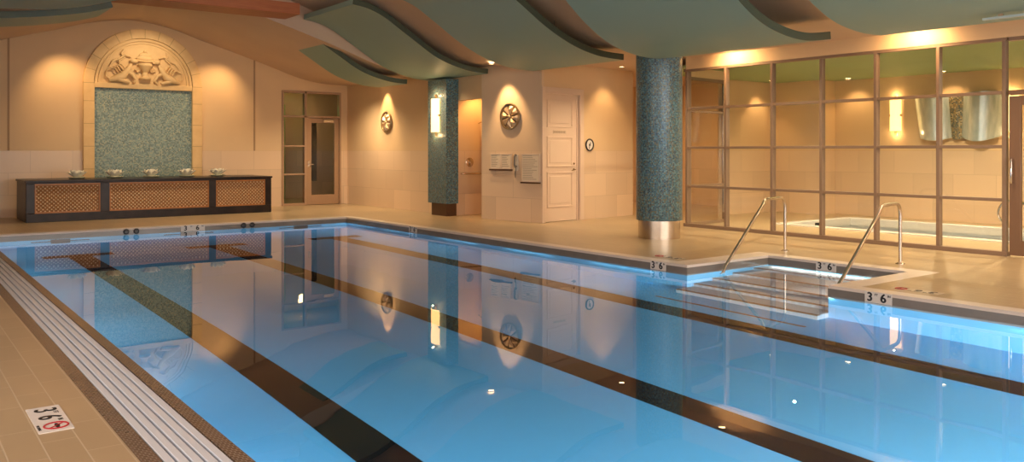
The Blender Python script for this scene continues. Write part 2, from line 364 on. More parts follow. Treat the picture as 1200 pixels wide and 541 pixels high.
# vault outline at the far wall (x, z)
half = [(4.6,4.36),(5.44,4.24),(6.1,4.03),(6.75,3.84),(7.4,3.64),(7.9,3.48),(8.4,3.31),(8.9,3.19),(9.4,3.13),(9.95,3.12)]
prof_far = smooth_curve([(9.2-x, z) for x, z in half[::-1]] + half[1:], 5)
half2 = [(4.6,4.95),(5.5,4.80),(6.4,4.50),(7.2,4.22),(7.8,3.95),(8.4,3.65),(9.0,3.35),(9.5,3.17),(9.95,3.12)]
prof_main = smooth_curve([(9.2-x, z) for x, z in half2[::-1]] + half2[1:], 5)
def zof(prof, x):
    for (a, za), (c, zc) in zip(prof, prof[1:]):
        if a <= x <= c: return za + (zc-za)*(x-a)/(c-a)
    return 3.12
# far (end) wall with the glazed door opening x 8.12..9.72, z 0..2.93
b = MB()
pts = [(-2.5, 0), (8.12, 0), (8.12, 3.4)]
top = [(x, z+.3) for x, z in prof_far if x <= 8.12]
poly = [(-2.5,0), (8.12,0), (8.12, 3.75)] + top[::-1] + [(-2.5, 3.5)]
b.prism(poly, T, Matrix.Translation((0, 20.4, 0)))
b.box(8.12, 9.74, 20.4, 20.4+T, 2.93, 3.8); b.box(9.74, 10.08, 20.4, 20.4+T, 0, 3.8)
b.build('wall_far', M['wall'], kind='structure')
for i, x in enumerate((2.17, 7.42)):                      # vertical wall joints
    b = MB(); b.box(x-.02, x+.02, 20.392, 20.402, 1.4, zof(prof_far, x)+.05); b.build('trim_%d' % (i+1), mat('joint_shadow_gap', (.42,.27,.15), .6), kind='structure')
# right walls
b = MB(); b.box(9.93, 9.98, 15.2, 20.4, 0, 3.2)
b.box(9.93, 10.05, 14.18, 15.2, 2.48, 3.2)                # header over the shower alcove
b.box(9.93, 11.4, 15.2, 15.2+T, 0, 3.2); b.box(10.95, 11.1, 14.0, 15.2, 0, 3.2)
b.box(9.98, 11.0, 14.2, 15.2, 2.9, 3.0)
b.build('wall_right', M['wall'], kind='structure')
b = MB()
def seg(b, x0, y0, x1, y1, z0, z1, t=T, side=1):
    d = Vector((x1-x0, y1-y0)); n = Vector((-d.y, d.x)).normalized()*t*side
    v = [b.bm.verts.new(p) for p in ((x0,y0,z0),(x1,y1,z0),(x1+n.x,y1+n.y,z0),(x0+n.x,y0+n.y,z0),(x0,y0,z1),(x1,y1,z1),(x1+n.x,y1+n.y,z1),(x0+n.x,y0+n.y,z1))]
    for f in ((0,3,2,1),(4,5,6,7),(0,1,5,4),(1,2,6,5),(2,3,7,6),(3,0,4,7)): b.bm.faces.new([v[i] for i in f])
PA, PB_, PC = (9.93, 14.18), (10.2, 12.55), (13.08, 12.95)
# pier block between alcove and door wall
b.prism([(0,0),(0,1)], 1) if False else None
poly = [(9.93,14.18), (10.2,12.55), (10.27,12.56), (10.27,12.78), (10.6,14.18)]
v0 = [b.bm.verts.new((x,y,0)) for x, y in poly]; v1 = [b.bm.verts.new((x,y,3.2)) for x, y in poly]
b.bm.faces.new(v0); b.bm.faces.new(v1[::-1])
for i in range(5): b.bm.faces.new((v0[i], v0[(i+1)%5], v1[(i+1)%5], v1[i]))
b.build('wall_pier', M['wall_white'], kind='structure')
dv = Vector((PC[0]-PB_[0], PC[1]-PB_[1])).normalized()
def dw(s, n=0): return (PB_[0]+dv.x*s-dv.y*n, PB_[1]+dv.y*s+dv.x*n)     # along the door wall, n inward
b = MB(); L_ = (Vector(PC)-Vector(PB_)).length
seg(b, *dw(1.22), *dw(L_), 0, 3.2); seg(b, *dw(.07), *dw(1.22), 2.62, 3.2)
seg(b, *dw(L_), PC[0]+.5, PC[1]+3.6, 0, 3.2, .12)
b.build('wall_door', M['wall'], kind='structure')
b = MB(); seg(b, 12.2, 15.6, 17.2, 16.2, 0, 3.2); b.build('wall_passage', M['wall'], kind='structure')
# shell of the rest of the room
b = MB(); b.box(-2.65,-2.5,-3.5,20.4,0,3.3); b.build('wall_left', M['wall'], kind='structure')
b = MB(); b.box(-2.5,12,-3.65,-3.5,0,5.2); b.build('wall_near', M['wall'], kind='structure')
b = MB(); b.box(17.0,17.15,0,16.4,0,3.2); b.box(14.62,17.0,11.75,11.9,0,3.2); b.box(12,17,-.15,0,0,3.2); seg(b, 13.35, 10.68, 14.62, 11.75, 0, 3.2, .12)
b.box(16.45,17.0,10.55,11.75,0,3.2)
b.build('wall_tub_room', M['wall'], kind='structure')
b = MB(); b.box(11.9,12.02,0,10.42,2.90,3.2); b.box(11.9,12.02,0,3.88,0,2.9); b.box(11.9,12.02,-3.5,0,0,3.2); b.build('wall_glazed', M['wall'], kind='structure')
# ------------------------------------------------------------------ ceilings
def vault(b, prof, y0, y1, t=.06):
    lo = list(prof); hi = [(x, z+t) for x, z in prof][::-1]
    b.prism(lo+hi, y1-y0, Matrix.Translation((0,y0,0)))
b = MB(); vault(b, prof_far, 16.2, 20.4); vault(b, prof_main, -3.5, 16.2)
b.prism([(x, z) for x, z in prof_far] + [(x, z+.07) for x, z in prof_main][::-1], .05, Matrix.Translation((0,16.16,0)))
b.box(9.95, 17.2, -3.5, 24, 3.12, 3.2); b.box(-2.6, -.75, -3.5, 20.4, 3.12, 3.2)
b.build('ceiling', M['ceiling'], kind='structure')
b = MB(); b.box(12.02, 17.0, 0, 11.75, 2.95, 3.0); b.build('ceiling_tub_room', M['tubceil'], kind='structure')
# timber cross beam
bm_ = MB(); bm_.box(2.72, 6.5, 15.4, 16.14, 4.03, 4.25)
bo = bm_.build('ceiling_beam', M['beam'], bevel=.01); tag(bo, 'reddish brown timber beam crossing the ceiling vault', 'beam')

# ------------------------------------------------------------------ hanging wave panels
PROF = [(6.87,4.06),(7.2,4.01),(7.55,3.87),(8.05,3.57),(8.7,3.20),(9.35,3.01),(9.88,2.965)]
def wave_panel(y0, y1, label, prof, s=1.0, dz=0, mirror=None):
    t_ = thing('wave_panel', label, 'ceiling panel', (8.3, (y0+y1)/2, 3.2), group='green wave panels hung under the ceiling')
    P = smooth_curve(prof, 8); P = [(1.4*0+x*s, 1.4+(z-1.4)*s+dz) for x, z in P]
    th = .10
    N_ = []
    for i, (x, z) in enumerate(P):
        a = P[max(i-1,0)]; c = P[min(i+1,len(P)-1)]; d = Vector((c[0]-a[0], c[1]-a[1])).normalized()
        N_.append((x-d.y*th, z+d.x*th))
    b = MB(); loc = t_.location
    # sheet as a strip of quads so long curved faces stay planar
    def V(p, y): return b.bm.verts.new((p[0]-loc.x, y-loc.y, p[1]-loc.z))
    rows = [(V(P[i],y0), V(P[i],y1), V(N_[i],y1), V(N_[i],y0)) for i in range(len(P))]
    for A, B in zip(rows, rows[1:]):
        for k in range(4): b.bm.faces.new((A[k], A[(k+1)%4], B[(k+1)%4], B[k]))
    b.bm.faces.new(rows[0]); b.bm.faces.new(rows[-1][::-1])
    b.build('panel_sheet', M['panel'], t_, smooth=True)
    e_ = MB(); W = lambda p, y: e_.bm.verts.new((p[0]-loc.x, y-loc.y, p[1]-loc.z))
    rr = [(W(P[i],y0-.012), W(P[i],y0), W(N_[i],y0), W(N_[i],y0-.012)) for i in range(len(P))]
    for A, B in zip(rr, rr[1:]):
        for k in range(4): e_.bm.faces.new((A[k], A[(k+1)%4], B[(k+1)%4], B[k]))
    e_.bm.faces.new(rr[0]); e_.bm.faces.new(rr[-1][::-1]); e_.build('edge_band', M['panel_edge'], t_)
    for yy in (y0+.35, y1-.35):                       # hanger rods up to the vault
        for k in (8, 30):
            x, z = N_[k]; zt = zof(prof_far if yy > 16.2 else prof_main, x)
            if zt > z+.02:
                c = MB(); c.cyl((x-loc.x, yy-loc.y, z-loc.z-.01), (x-loc.x, yy-loc.y, zt-loc.z+.01), .008, 6); c.build('hanger', M['steel'], t_)
    return t_
wave_panel(16.4, 17.7, 'narrow green wave panel farthest away, nearest the far wall', PROF, .955, .0)
wave_panel(13.9, 16.1, 'green wave panel second from the far wall, ending at the mosaic pilaster', PROF, 1, 0)
P3 = [(6.9,4.0),(7.3,3.87),(7.7,3.64),(8.25,3.31),(8.8,3.07),(9.35,2.94),(9.9,2.91)]
wave_panel(10.03, 12.43, 'green wave panel third from the far wall, just behind the round column', P3, 1, 0)
P4 = [(6.9,3.95),(7.3,3.76),(7.71,3.42),(8.05,3.17),(8.45,2.96),(8.9,2.84),(9.4,2.80),(9.95,2.86)]
wave_panel(6.25, 8.85, 'broad green wave panel resting over the round mosaic column', P4, 1, 0)
P5 = [(6.9,3.95),(7.4,3.72),(7.9,3.42),(8.45,3.12),(8.96,2.92),(9.51,2.84),(10.0,2.84)]
wave_panel(2.3, 5.58, 'nearest green wave panel at the upper right, above the glazed door', P5, 1, 0)
PL = [(0,3.28),(.72,3.37),(1.58,3.46),(2.2,3.55),(2.72,3.66),(3.1,3.78)]
wave_panel(15.1, 16.3, 'green wave panel on the left side over the dark console', PL)
PL2 = [(-.2,3.2),(.6,3.30),(1.35,3.38),(1.98,3.43),(2.4,3.52),(2.92,3.68)]
wave_panel(11.5, 13.6, 'nearer green wave panel at the upper left corner', PL2)
av = thing('air_vent', 'thin pale strip vent under the nearest green wave panel', 'vent', (9.4, 3.5, 2.785))
b = MB(); b.box(-.03,.03,-.6,.6,0,.025); b.build('strip', mat('pale_blue_metal', (.45,.58,.62), .4), av, bevel=.003)
for q in (-.45, .4):
    b = MB(); b.box(-.012,.012,q,q+.05,.02,.05); b.build('bracket', M['steel'], av)

# ------------------------------------------------------------------ arched niche
def arch_pts(r, zc, n=28, a0=0, a1=PI): return [(r*math.cos(a0+(a1-a0)*k/n), zc+r*math.sin(a0+(a1-a0)*k/n)) for k in range(n+1)]
ni = thing('arched_niche', 'carved limestone arch framing a sage mosaic panel on the far wall', 'niche', (4.85, 20.397, 0))
R0, ZS = 1.27, 2.90
poly = [(-R0, 0), (-R0, ZS)] + arch_pts(R0, ZS)[::-1][1:-1] + [(R0, ZS), (R0, 0)]
def ring_strip(b, ro, ri, zc, y0, y1, n=36):
    for k in range(n):
        a, c = PI*k/n, PI*(k+1)/n
        P_ = [(ro*math.cos(a), zc+ro*math.sin(a)), (ro*math.cos(c), zc+ro*math.sin(c)), (ri*math.cos(c), zc+ri*math.sin(c)), (ri*math.cos(a), zc+ri*math.sin(a))]
        v = [b.bm.verts.new((x, y, z)) for y in (y0, y1) for x, z in P_]
        for f in ((0,1,2,3),(7,6,5,4),(0,4,5,1),(1,5,6,2),(2,6,7,3),(3,7,4,0)): b.bm.faces.new([v[i] for i in f])
    bmesh.ops.remove_doubles(b.bm, verts=b.bm.verts, dist=.0005)
b = MB(); b.box(-R0, -1.05, -.09, 0, 0, ZS); b.box(1.05, R0, -.09, 0, 0, ZS); ring_strip(b, R0, 1.06, ZS, -.09, 0)
b.build('surround', M['stone'], ni, bevel=.008)
for z in (.95, 1.45, 1.95, 2.45):
    pass
b = MB(); ring_strip(b, 1.05, .99, ZS, -.07, 0); b.build('moulding', M['stone'], ni, bevel=.01)
b = MB(); ring_strip(b, .98, .93, ZS, -.055, 0); b.build('moulding', M['stone'], ni, bevel=.01)
b = MB(); poly = [(-1.12, ZS-.1)] + [(x, z) for x, z in arch_pts(1.12, ZS)[::-1]] + [(1.12, ZS-.1)]
b.prism(poly, .03, Matrix.Translation((0,-.03,0))); b.build('tympanum', M['stone'], ni)
b = MB(); b.box(-1.05, 1.05, -.085, 0, 2.80, 2.92); b.build('lintel', M['stone'], ni, bevel=.01)
b = MB(); b.box(-1.05, 1.05, -.02, 0, 0, 2.80); b.build('mosaic_panel', M['sage'], ni)
jm = mat('stone_joint', (.50,.35,.18), .8)
for s_ in (-1, 1):
    for z in (1.0, 1.5, 2.0, 2.5, 2.9):
        b = MB(); b.box(min(s_*1.05, s_*R0)-.001, max(s_*1.05, s_*R0)+.001, -.0915, -.08, z-.006, z+.006); b.build('joint', jm, ni)
for k in range(1, 12):
    a = PI*k/12; Mx = Matrix.Translation((0,0,ZS)) @ Matrix.Rotation(-a, 4, 'Y'); b = MB(); b.box(1.06, 1.272, -.0915, -.08, -.006, .006, Mx); b.build('joint', jm, ni)
# heraldic relief: urn between two seated beasts, with ribbons and scrolls
b = MB(); y = -.075
b.lathe([(.02,0),(.12,.0),(.13,.03),(.07,.07),(.06,.16),(.13,.24),(.17,.32),(.14,.37)], 16, (0, y, ZS+.12))
b.build('carved_urn', M['stone'], ni, smooth=True)
b = MB(); b.ball((0, y, ZS+.60), (.19, .07, .07)); b.ball((0, y, ZS+.67), (.13,.06,.07)); b.ball((0,y,ZS+.76),(.035,.04,.04)); b.tube([(-.2,y-.01,ZS+.55),(0,y-.05,ZS+.53),(.2,y-.01,ZS+.55)], .022, 8)
b.build('carved_crown', M['stone'], ni, smooth=True)
for s in (-1, 1):
    b = MB()
    b.tube([(s*.76,y,ZS+.07),(s*.60,y-.01,ZS+.12),(s*.46,y-.02,ZS+.19),(s*.36,y-.02,ZS+.34),(s*.30,y-.02,ZS+.46)], [.04,.085,.09,.055,.035], 10)
    for q in range(4): b.tube([(s*(.42+q*.05),y-.05,ZS+.34-q*.03),(s*(.50+q*.05),y-.04,ZS+.44-q*.03),(s*(.58+q*.05),y-.03,ZS+.46-q*.04)], [.012,.02,.006], 6)
    b.ball((s*.25, y-.02, ZS+.53), (.08,.06,.055)); b.ball((s*.20, y-.02, ZS+.51), (.05,.04,.03))
    b.tube([(s*.40,y-.02,ZS+.28),(s*.28,y-.04,ZS+.22),(s*.2,y-.04,ZS+.1),(s*.26,y-.03,ZS+.04)], [.04,.035,.025,.03], 8)
    b.tube([(s*.6,y-.02,ZS+.12),(s*.46,y-.04,ZS+.07),(s*.34,y-.04,ZS+.04)], [.07,.045,.03], 8)
    b.tube([(s*.72,y,ZS+.1),(s*.82,y,ZS+.16),(s*.80,y,ZS+.3),(s*.70,y,ZS+.34)], [.03,.02,.016,.03], 8)
    b.build('carved_beast', M['stone'], ni, smooth=True)
    b = MB()
    b.tube([(s*.3,y,ZS+.62),(s*.42,y,ZS+.66),(s*.55,y,ZS+.56),(s*.66,y,ZS+.52),(s*.74,y,ZS+.4)], [.02,.03,.02,.028,.012], 8)
    b.tube([(s*.45,y,ZS+.78),(s*.5,y,ZS+.68),(s*.44,y,ZS+.6),(s*.56,y,ZS+.5),(s*.5,y,ZS+.42)], [.012,.024,.02,.024,.01], 8)
    sp = [(s*(.16+.06*(1-t/16)*math.cos(t*.8)), y-.02, ZS+.33+.06*(1-t/16)*math.sin(t*.8)) for t in range(16)]
    b.tube(sp, .014, 6)
    b.build('carved_ribbon', M['stone'], ni, smooth=True)

# ------------------------------------------------------------------ console with lattice panels
co = thing('console', 'long dark marble console with three woven cane panels below the arched niche', 'console', (4.72, 18.6, 0))
x0, x1 = -2.45, 2.44
b = MB()
pan = [(-2.30,-1.13),(-.96,1.04),(1.19,2.30)]
b.box(x0, x1, .06, 1.35, .0, .78)
b.box(x0, x1, 0, .06, 0, .17); b.box(x0, x1, 0, .06, .75, .78)
xs = [x0]+[v for p in pan for v in p]+[x1]
for i in range(0, 8, 2): b.box(xs[i], xs[i+1], 0, .06, .17, .75)
b.build('body', M['console'], co, bevel=.006)
b = MB(); b.box(x0-.02, x1+.02, -.02, 1.37, .78, .82); b.build('top', M['console'], co, bevel=.006)
for a, c in pan:
    z0, z1 = .20, .72
    f = MB(); f.box(a, c, .015, .055, .17, z0); f.box(a, c, .015, .055, z1, .75); f.box(a, a+.025, .015, .055, z0, z1); f.box(c-.025, c, .015, .055, z0, z1)
    p_ = MB(); p_.box(a+.02, c-.02, .03, .06, z0-.01, z1+.01); pp = p_.build('cane_panel', M['cane'], co)
    f.build('trim', M['cane_edge'], pp)
# lotus bowls
def lotus():
    t_ = thing('lotus_flower', '', 'flower', (0,0,0), group='cream lotus flowers on the dark console')
    b = MB(); b.lathe([(.03,0),(.12,.008),(.15,.028),(.14,.033),(.10,.02),(.02,.018)], 20)
    b.build('saucer_leaf', M['leaf'], t_, smooth=True)
    b = MB()
    for ring, (n, r, l, tilt) in enumerate(((9,.04,.15,.55),(8,.04,.13,.9),(6,.03,.11,1.2))):
        for k in range(n):
            a = 2*PI*(k+ring*.5)/n; Mx = Matrix.Rotation(a,4,'Z') @ Matrix.Translation((r,0,.03)) @ Matrix.Rotation(-tilt,4,'Y')
            b.ball((l*.5,0,0), (l*.55,.045,.009), 8, 6, Mx)
    b.ball((0,0,.075),(.055,.055,.045),12,8)
    b.build('petals', M['petal'], t_, smooth=True)
    return t_
lf = lotus()
lab = ['cream lotus flower at the left end of the dark console', 'cream lotus flower left of the sage mosaic centre on the console', 'cream lotus flower at the centre of the console, before the mosaic',
       'cream lotus flower before the right edge of the mosaic panel', 'cream lotus flower at the right end, past the niche']
for i, px in enumerate((90, 134.5, 177, 219, 255)):
    u = (px-600)/982; r = (.603+u*.798)/(.798-u*.603); o = lf if i == 0 else copy_tree(lf)
    Y = 19.15; o.location = (r*Y, Y, .82); o['label'] = lab[i]; o.rotation_euler.z = i*.7; o.scale = (1.12,1.12,1.35)

# ------------------------------------------------------------------ glazed door unit in far wall (x 8.12..9.74)
wn = sroot('window_1', (8.12, 20.4, 0)); fm = mat('dark_tan_frame', (.42,.27,.17), .4)
b = MB()
b.box(0,.05,-.03,.1,0,2.93); b.box(1.57,1.62,-.03,.1,0,2.93); b.box(.60,.66,-.03,.1,0,2.93); b.box(.05,1.57,-.03,.1,2.87,2.93)
b.box(.05,1.57,-.03,.1,2.25,2.30); b.box(.05,.6,-.02,.1,0,.06)
for z in (.78, 1.5): b.box(.05,.6,-.02,.09,z,z+.04)
b.build('window_frame', fm, wn, bevel=.004)
for (x_0,x_1,z0,z1) in ((.05,.6,.06,.78),(.05,.6,.82,1.5),(.05,.6,1.54,2.25),(.05,.6,2.3,2.87),(.66,1.57,2.3,2.87)):
    b = MB(); b.box(x_0,x_1,.03,.038,z0,z1); b.build('pane', M['glass'], wn)
dr = sroot('door_1', (8.79, 20.4, 0))
b = MB(); b.box(0,.13,0,.05,.01,2.24); b.box(.77,.89,0,.05,.01,2.24); b.box(.13,.77,0,.05,.01,.26); b.box(.13,.77,0,.05,2.12,2.24)
b.build('door_leaf', mat('tan_door', (.40,.25,.15), .4), dr, bevel=.004)
b = MB(); b.box(.13,.77,.02,.03,.26,2.12); b.build('pane', M['glass'], dr)
b = MB(); b.cyl((.06,0,1.05),(.06,-.05,1.05),.018); b.cyl((.06,-.05,1.05),(.17,-.055,1.05),.011); b.box(.035,.085,-.006,0,.97,1.13); b.build('door_handle', M['steel'], dr, bevel=.002)
b = MB(); b.box(.45,.72,-.05,0,2.14,2.20); b.cyl((.6,-.045,2.19),(.35,-.12,2.24),.008); b.build('door_closer', M['steel'], dr)
# lobby seen through it
b = MB(); b.box(6.5,6.6,20.55,23.6,0,3.1); b.box(6.5,12.5,23.6,23.7,0,3.1); b.box(12.4,12.5,20.55,23.6,0,3.1); b.build('wall_lobby', M['wall'], kind='structure')
b = MB(); b.box(6.5,9.95,20.55,23.7,3.12,3.2); b.build('ceiling_lobby', M['ceiling'], kind='structure')
b = MB(); b.box(8.85,9.45,23.45,23.59,0,2.75); o = b.build('lobby_door', M['green_glow'], bevel=.02); tag(o, 'green-lit door standing in the lobby behind the glazed side window', 'door')
b = MB(); b.box(10.1,10.45,23.52,23.6,.5,2.3); b.box(10.14,10.41,23.5,23.53,.54,2.26); o = b.build('framed_mirror', M['black']); tag(o, 'tall dark framed panel seen through the glazed door', 'mirror')
lamp('POINT', (9.6, 22.6, 2.6), 5, (1,.62,.25), size=.1, name='lobby_lamp')
lamp('POINT', (8.5, 23.0, 2.5), 6, (.6,1,.25), size=.1, name='lobby_lamp')

# ------------------------------------------------------------------ mosaic pilaster
pl = thing('mosaic_pilaster', 'rectangular teal mosaic pilaster with a lit wall sconce, on a brown base', 'column', (9.77, 15.42, 0))
b = MB(); b.box(-.15, .157, -.37, .37, .27, 2.93); b.build('shaft', M['teal'], pl)
b = MB(); b.box(-.10, .157, -.30, .30, 0, .27); b.build('base', M['dark_wood'], pl)
def sconce(loc, rz, label, h=.72, wd=.33, power=6):
    """local: back at y=0 on the wall, shade projects to -y"""
    t_ = thing('wall_sconce', label, 'wall lamp', loc, rz, group='warm lit glass wall sconces')
    n = 12; pr = [(-wd/2+wd*k/n, -.035-.07*math.sin(PI*k/n)) for k in range(n+1)]
    b = MB(); rows = []
    for (x, y) in pr: rows.append([b.bm.verts.new(q) for q in ((x,y,-h/2),(x,y,h/2),(x,y+.012,h/2),(x,y+.012,-h/2))])
    for A, B in zip(rows, rows[1:]):
        for k in range(4): b.bm.faces.new((A[k],A[(k+1)%4],B[(k+1)%4],B[k]))
    b.bm.faces.new(rows[0]); b.bm.faces.new(rows[-1][::-1])
    b.build('lamp_shade', M['shade'], t_, smooth=True)
    b = MB(); b.box(-.03,.03,-.02,0,-h/2-.09,h/2+.09); b.box(-wd/2-.008,wd/2+.008,-.05,-.02,-.02,.02) ; b.build('back_plate', M['bronze'], t_)
    lamp('POINT', (0,-.09,h/2+.07), power*.5, WARM, size=.01, parent=t_, name='sconce_lamp'); lamp('POINT', (0,-.09,-h/2-.07), power*.5, WARM, size=.01, parent=t_, name='sconce_lamp')
    return t_
sconce((9.62, 15.44, 2.16), -PI/2, 'glowing glass sconce on the teal mosaic pilaster')

# ------------------------------------------------------------------ medallions
def medallion(loc, rz, label, r=.24, k0=0):
    t_ = thing('wall_medallion', label, 'wall sculpture', loc, rz, group='round bronze relief medallions')
    b = MB(); b.tube([(r*math.cos(2*PI*k/32), -.035, r*math.sin(2*PI*k/32)) for k in range(32)], .02, 8, closed=True)
    b.build('rim', M['bronze'], t_, smooth=True)
    b = MB(); b.prism([(r*math.cos(2*PI*k/32), r*math.sin(2*PI*k/32)) for k in range(32)], .02, Matrix.Translation((0,-.02,0))); b.build('back_disc', mat('dark_bronze', (.32,.22,.13), .4, .6), t_)
    b = MB()
    for k in range(8):
        a0 = 2*PI*k/8+k0; a1 = a0+2*PI/8*.8; am = (a0+a1)/2; rr = r*.92
        P_ = [(.02*math.cos(am),-.03,.02*math.sin(am)), (rr*math.cos(a0),-.02,rr*math.sin(a0)), (rr*math.cos(am)*1.0,-.03,rr*math.sin(am)*1.0), (rr*math.cos(a1),-.02,rr*math.sin(a1))]
        apx = (rr*.6*math.cos(am), -.085, rr*.6*math.sin(am))
        v = [b.bm.verts.new(q) for q in P_]; ap = b.bm.verts.new(apx)
        for i in range(4): b.bm.faces.new((v[i], v[(i+1)%4], ap))
        b.bm.faces.new(v[::-1])
    b.ball((0,-.05,0), .03, 10, 6); b.build('relief', mat('bright_bronze', (.72,.55,.36), .4, .5), t_)
    return t_
medallion((9.93, 18.2, 2.1), -PI/2, 'round bronze medallion on the wall left of the mosaic pilaster')
pv = Vector((PB_[0]-PA[0], PB_[1]-PA[1])).normalized(); prot = math.atan2(pv.y, pv.x)
def pier(s, n=0): return (PA[0]+pv.x*s+pv.y*n, PA[1]+pv.y*s-pv.x*n)   # n out toward the pool is negative side
def pier_at(Y, out=0):
    s = (Y-PA[1])/pv.y; x = PA[0]+pv.x*s; return (x + pv.y*out, Y - pv.x*out)
medallion((*pier_at(13.36), 2.08), prot, 'round bronze medallion high on the pale wall above the telephone', .25, .3)

# ------------------------------------------------------------------ notices and phone on the pier
def notice(yc, wd, z0, z1, label, cols):
    t_ = thing('framed_notice', label, 'sign', (*pier_at(yc), z0), prot, group='framed notices on the pale wall')
    b = MB(); b.box(-wd/2,wd/2,-.018,0,0,z1-z0); b.build('board', M['paper'], t_, bevel=.002)
    b = MB(); b.box(-wd/2-.01,wd/2+.01,-.045,0,-.03,0); b.build('ledge', M['dark_wood'], t_)
    cw = wd/cols; h = z1-z0; im = mat('faded_ink', (.42,.36,.28), .6)
    for c in range(cols):
        b = MB()
        for k in range(int(h/.035)-1):
            z = h-.035-k*.035; l = random.uniform(.55,.95)*(cw-.07)
            b.box(-wd/2+c*cw+.035, -wd/2+c*cw+.035+l, -.0195, -.018, z-.010, z)
        b.build('printed_lines', im, t_)
    b = MB(); 
    for c in range(cols):
        a = -wd/2+c*cw+.012; d = -wd/2+(c+1)*cw-.012
        b.box(a,d,-.024,-.018,h-.012,h-.004); b.box(a,d,-.024,-.018,.004,.012); b.box(a,a+.008,-.024,-.018,.012,h-.012); b.box(d-.008,d,-.024,-.018,.012,h-.012)
    b.build('frame', M['white_door'], t_)
notice(13.62, .60, 1.03, 1.34, 'wide double framed notice left of the wall telephone', 2)
notice(12.82, .48, .79, 1.34, 'tall framed notice right of the wall telephone', 1)
ph = thing('wall_telephone', 'pale wall telephone with hanging handset between two notices', 'telephone', (*pier_at(13.20), 1.0), prot)
b = MB(); b.box(-.05,.05,-.035,0,.0,.33); b.build('body', M['paper'], ph, bevel=.01)
b = MB(); b.tube([(.02,-.05,.32),(.02,-.085,.28),(.02,-.085,.12),(.02,-.05,.08)], [.03,.02,.02,.03], 10); b.build('handset', M['grey'], ph, smooth=True)
b = MB(); b.tube([(.02,-.05,.08),(.015,-.05,-.06),(.0,-.04,-.13),(-.02,-.04,-.05),(-.015,-.02,.02)], .008, 8); b.build('cord', M['grey'], ph, smooth=True)

# ------------------------------------------------------------------ shower alcove fittings (on wall facing -y at y=15.2)
t_ = thing('shower_valve', 'round chrome shower valve above the grab bar in the alcove', 'shower', (10.32, 15.2, 1.15))
Mr = Matrix.Rotation(PI/2, 4, 'X')
b = MB(); b.lathe([(.10,0),(.10,.01),(.085,.02),(.03,.025),(.03,.06),(.02,.065)], 24, M=Mr); b.build('plate', M['steel'], t_, smooth=True)
b = MB(); b.cyl((0,-.06,0),(.0,-.07,-.08),.01); b.build('lever', M['steel'], t_)
t_ = thing('wall_shower', 'small chrome shower head on the alcove wall', 'shower', (10.56, 15.2, 2.0))
b = MB(); b.tube([(0,0,.0),(0,-.10,.03),(0,-.17,-.0)], .012, 8); b.build('arm', M['steel'], t_, smooth=True)
b = MB(); b.tube([(0,-.16,.01),(0,-.22,-.07)], [.015,.05], 14); b.build('spray_head', M['steel'], t_, smooth=True)
t_ = thing('grab_bar', 'horizontal steel grab bar across the shower alcove', 'grab bar', (10.1, 15.2, .90))
b = MB(); b.tube([(0,0,0),(0,-.05,0),(.03,-.07,0),(.62,-.07,0),(.65,-.05,0),(.65,0,0)], .018, 10); b.build('bar', M['steel'], t_, smooth=True)

# ------------------------------------------------------------------ white door (door wall, s from .07 to 1.22)
drz = math.atan2(dv.y, dv.x)
d2 = sroot('door_2', (*dw(.10), 0), drz)
b = MB(); W_ = .98; H_ = 2.52
b.box(0,W_,.05,.09,.01,H_)
b.build('door_leaf', M['white_door'], d2)
b = MB()
for z0, z1 in ((.28,.98),(1.08,1.68),(1.86,2.40)):
    for q in ((.10,W_-.12,z0,z0+.03),(.10,W_-.12,z1-.03,z1),(.10,.13,z0+.03,z1-.03),(W_-.15,W_-.12,z0+.03,z1-.03)): b.box(q[0],q[1],.036,.052,q[2],q[3])
    b.box(.18,W_-.20,.043,.052,z0+.08,z1-.08)
b.build('door_panel', M['white_door'], d2, bevel=.005)
b = MB(); b.box(.28,.66,.044,.05,1.74,1.80); o = b.build('name_plate', mat('tan_plate', (.62,.48,.36), .4), d2)
b = MB(); 
for k in range(9): b.box(.30+k*.038,.325+k*.038,.0425,.044,1.755,1.785)
b.build('plate_lettering', mat('plate_mark', (.4,.28,.2), .5), d2)
b = MB(); b.lathe([(.028,0),(.028,.008),(.012,.01),(.012,.05)], 14, M=Matrix.Translation((.90,.05,1.02)) @ Mr); b.cyl((.90,0,1.02),(.78,-.0,1.0),.010); b.lathe([(.02,0),(.02,.012)], 12, M=Matrix.Translation((.90,.05,1.14)) @ Mr)
b.build('door_handle', M['steel'], d2)
b = MB(); b.box(-.10,0,-.02,.11,0,H_+.12); b.box(W_,W_+.03,.03,.13,0,H_+.02); b.box(0,W_+.16,-.02,.11,H_,H_+.12); b.box(W_+.05,W_+.16,-.02,.11,0,H_)
b.build('door_frame', M['white_door'], d2, bevel=.006)
b = MB(); b.box(W_+.03,W_+.05,.06,.11,.01,H_-.01); b.build('jamb_gap', M['dark_wood'], d2)
# wall clock
ck = thing('wall_clock', 'small round white wall clock with dark rim beside the cream door', 'clock', (*dw(1.42), 1.52), drz)
b = MB(); b.tube([(.115*math.cos(2*PI*k/28), -.02, .115*math.sin(2*PI*k/28)) for k in range(28)], .016, 8, closed=True); b.build('rim', M['black'], ck, smooth=True)
b = MB(); b.prism([(.115*math.cos(2*PI*k/28), .115*math.sin(2*PI*k/28)) for k in range(28)], .02, Matrix.Translation((0,-.02,0))); b.build('dial', M['sign'], ck)
b = MB(); b.box(-.006,.006,-.028,-.02,0,.06, Matrix.Rotation(.5,4,'Y')); b.box(-.004,.004,-.028,-.02,0,.085, Matrix.Rotation(3.4,4,'Y')); b.box(-.02,.02,-.026,-.02,-.02,.02); b.build('hands', M['ink'], ck)

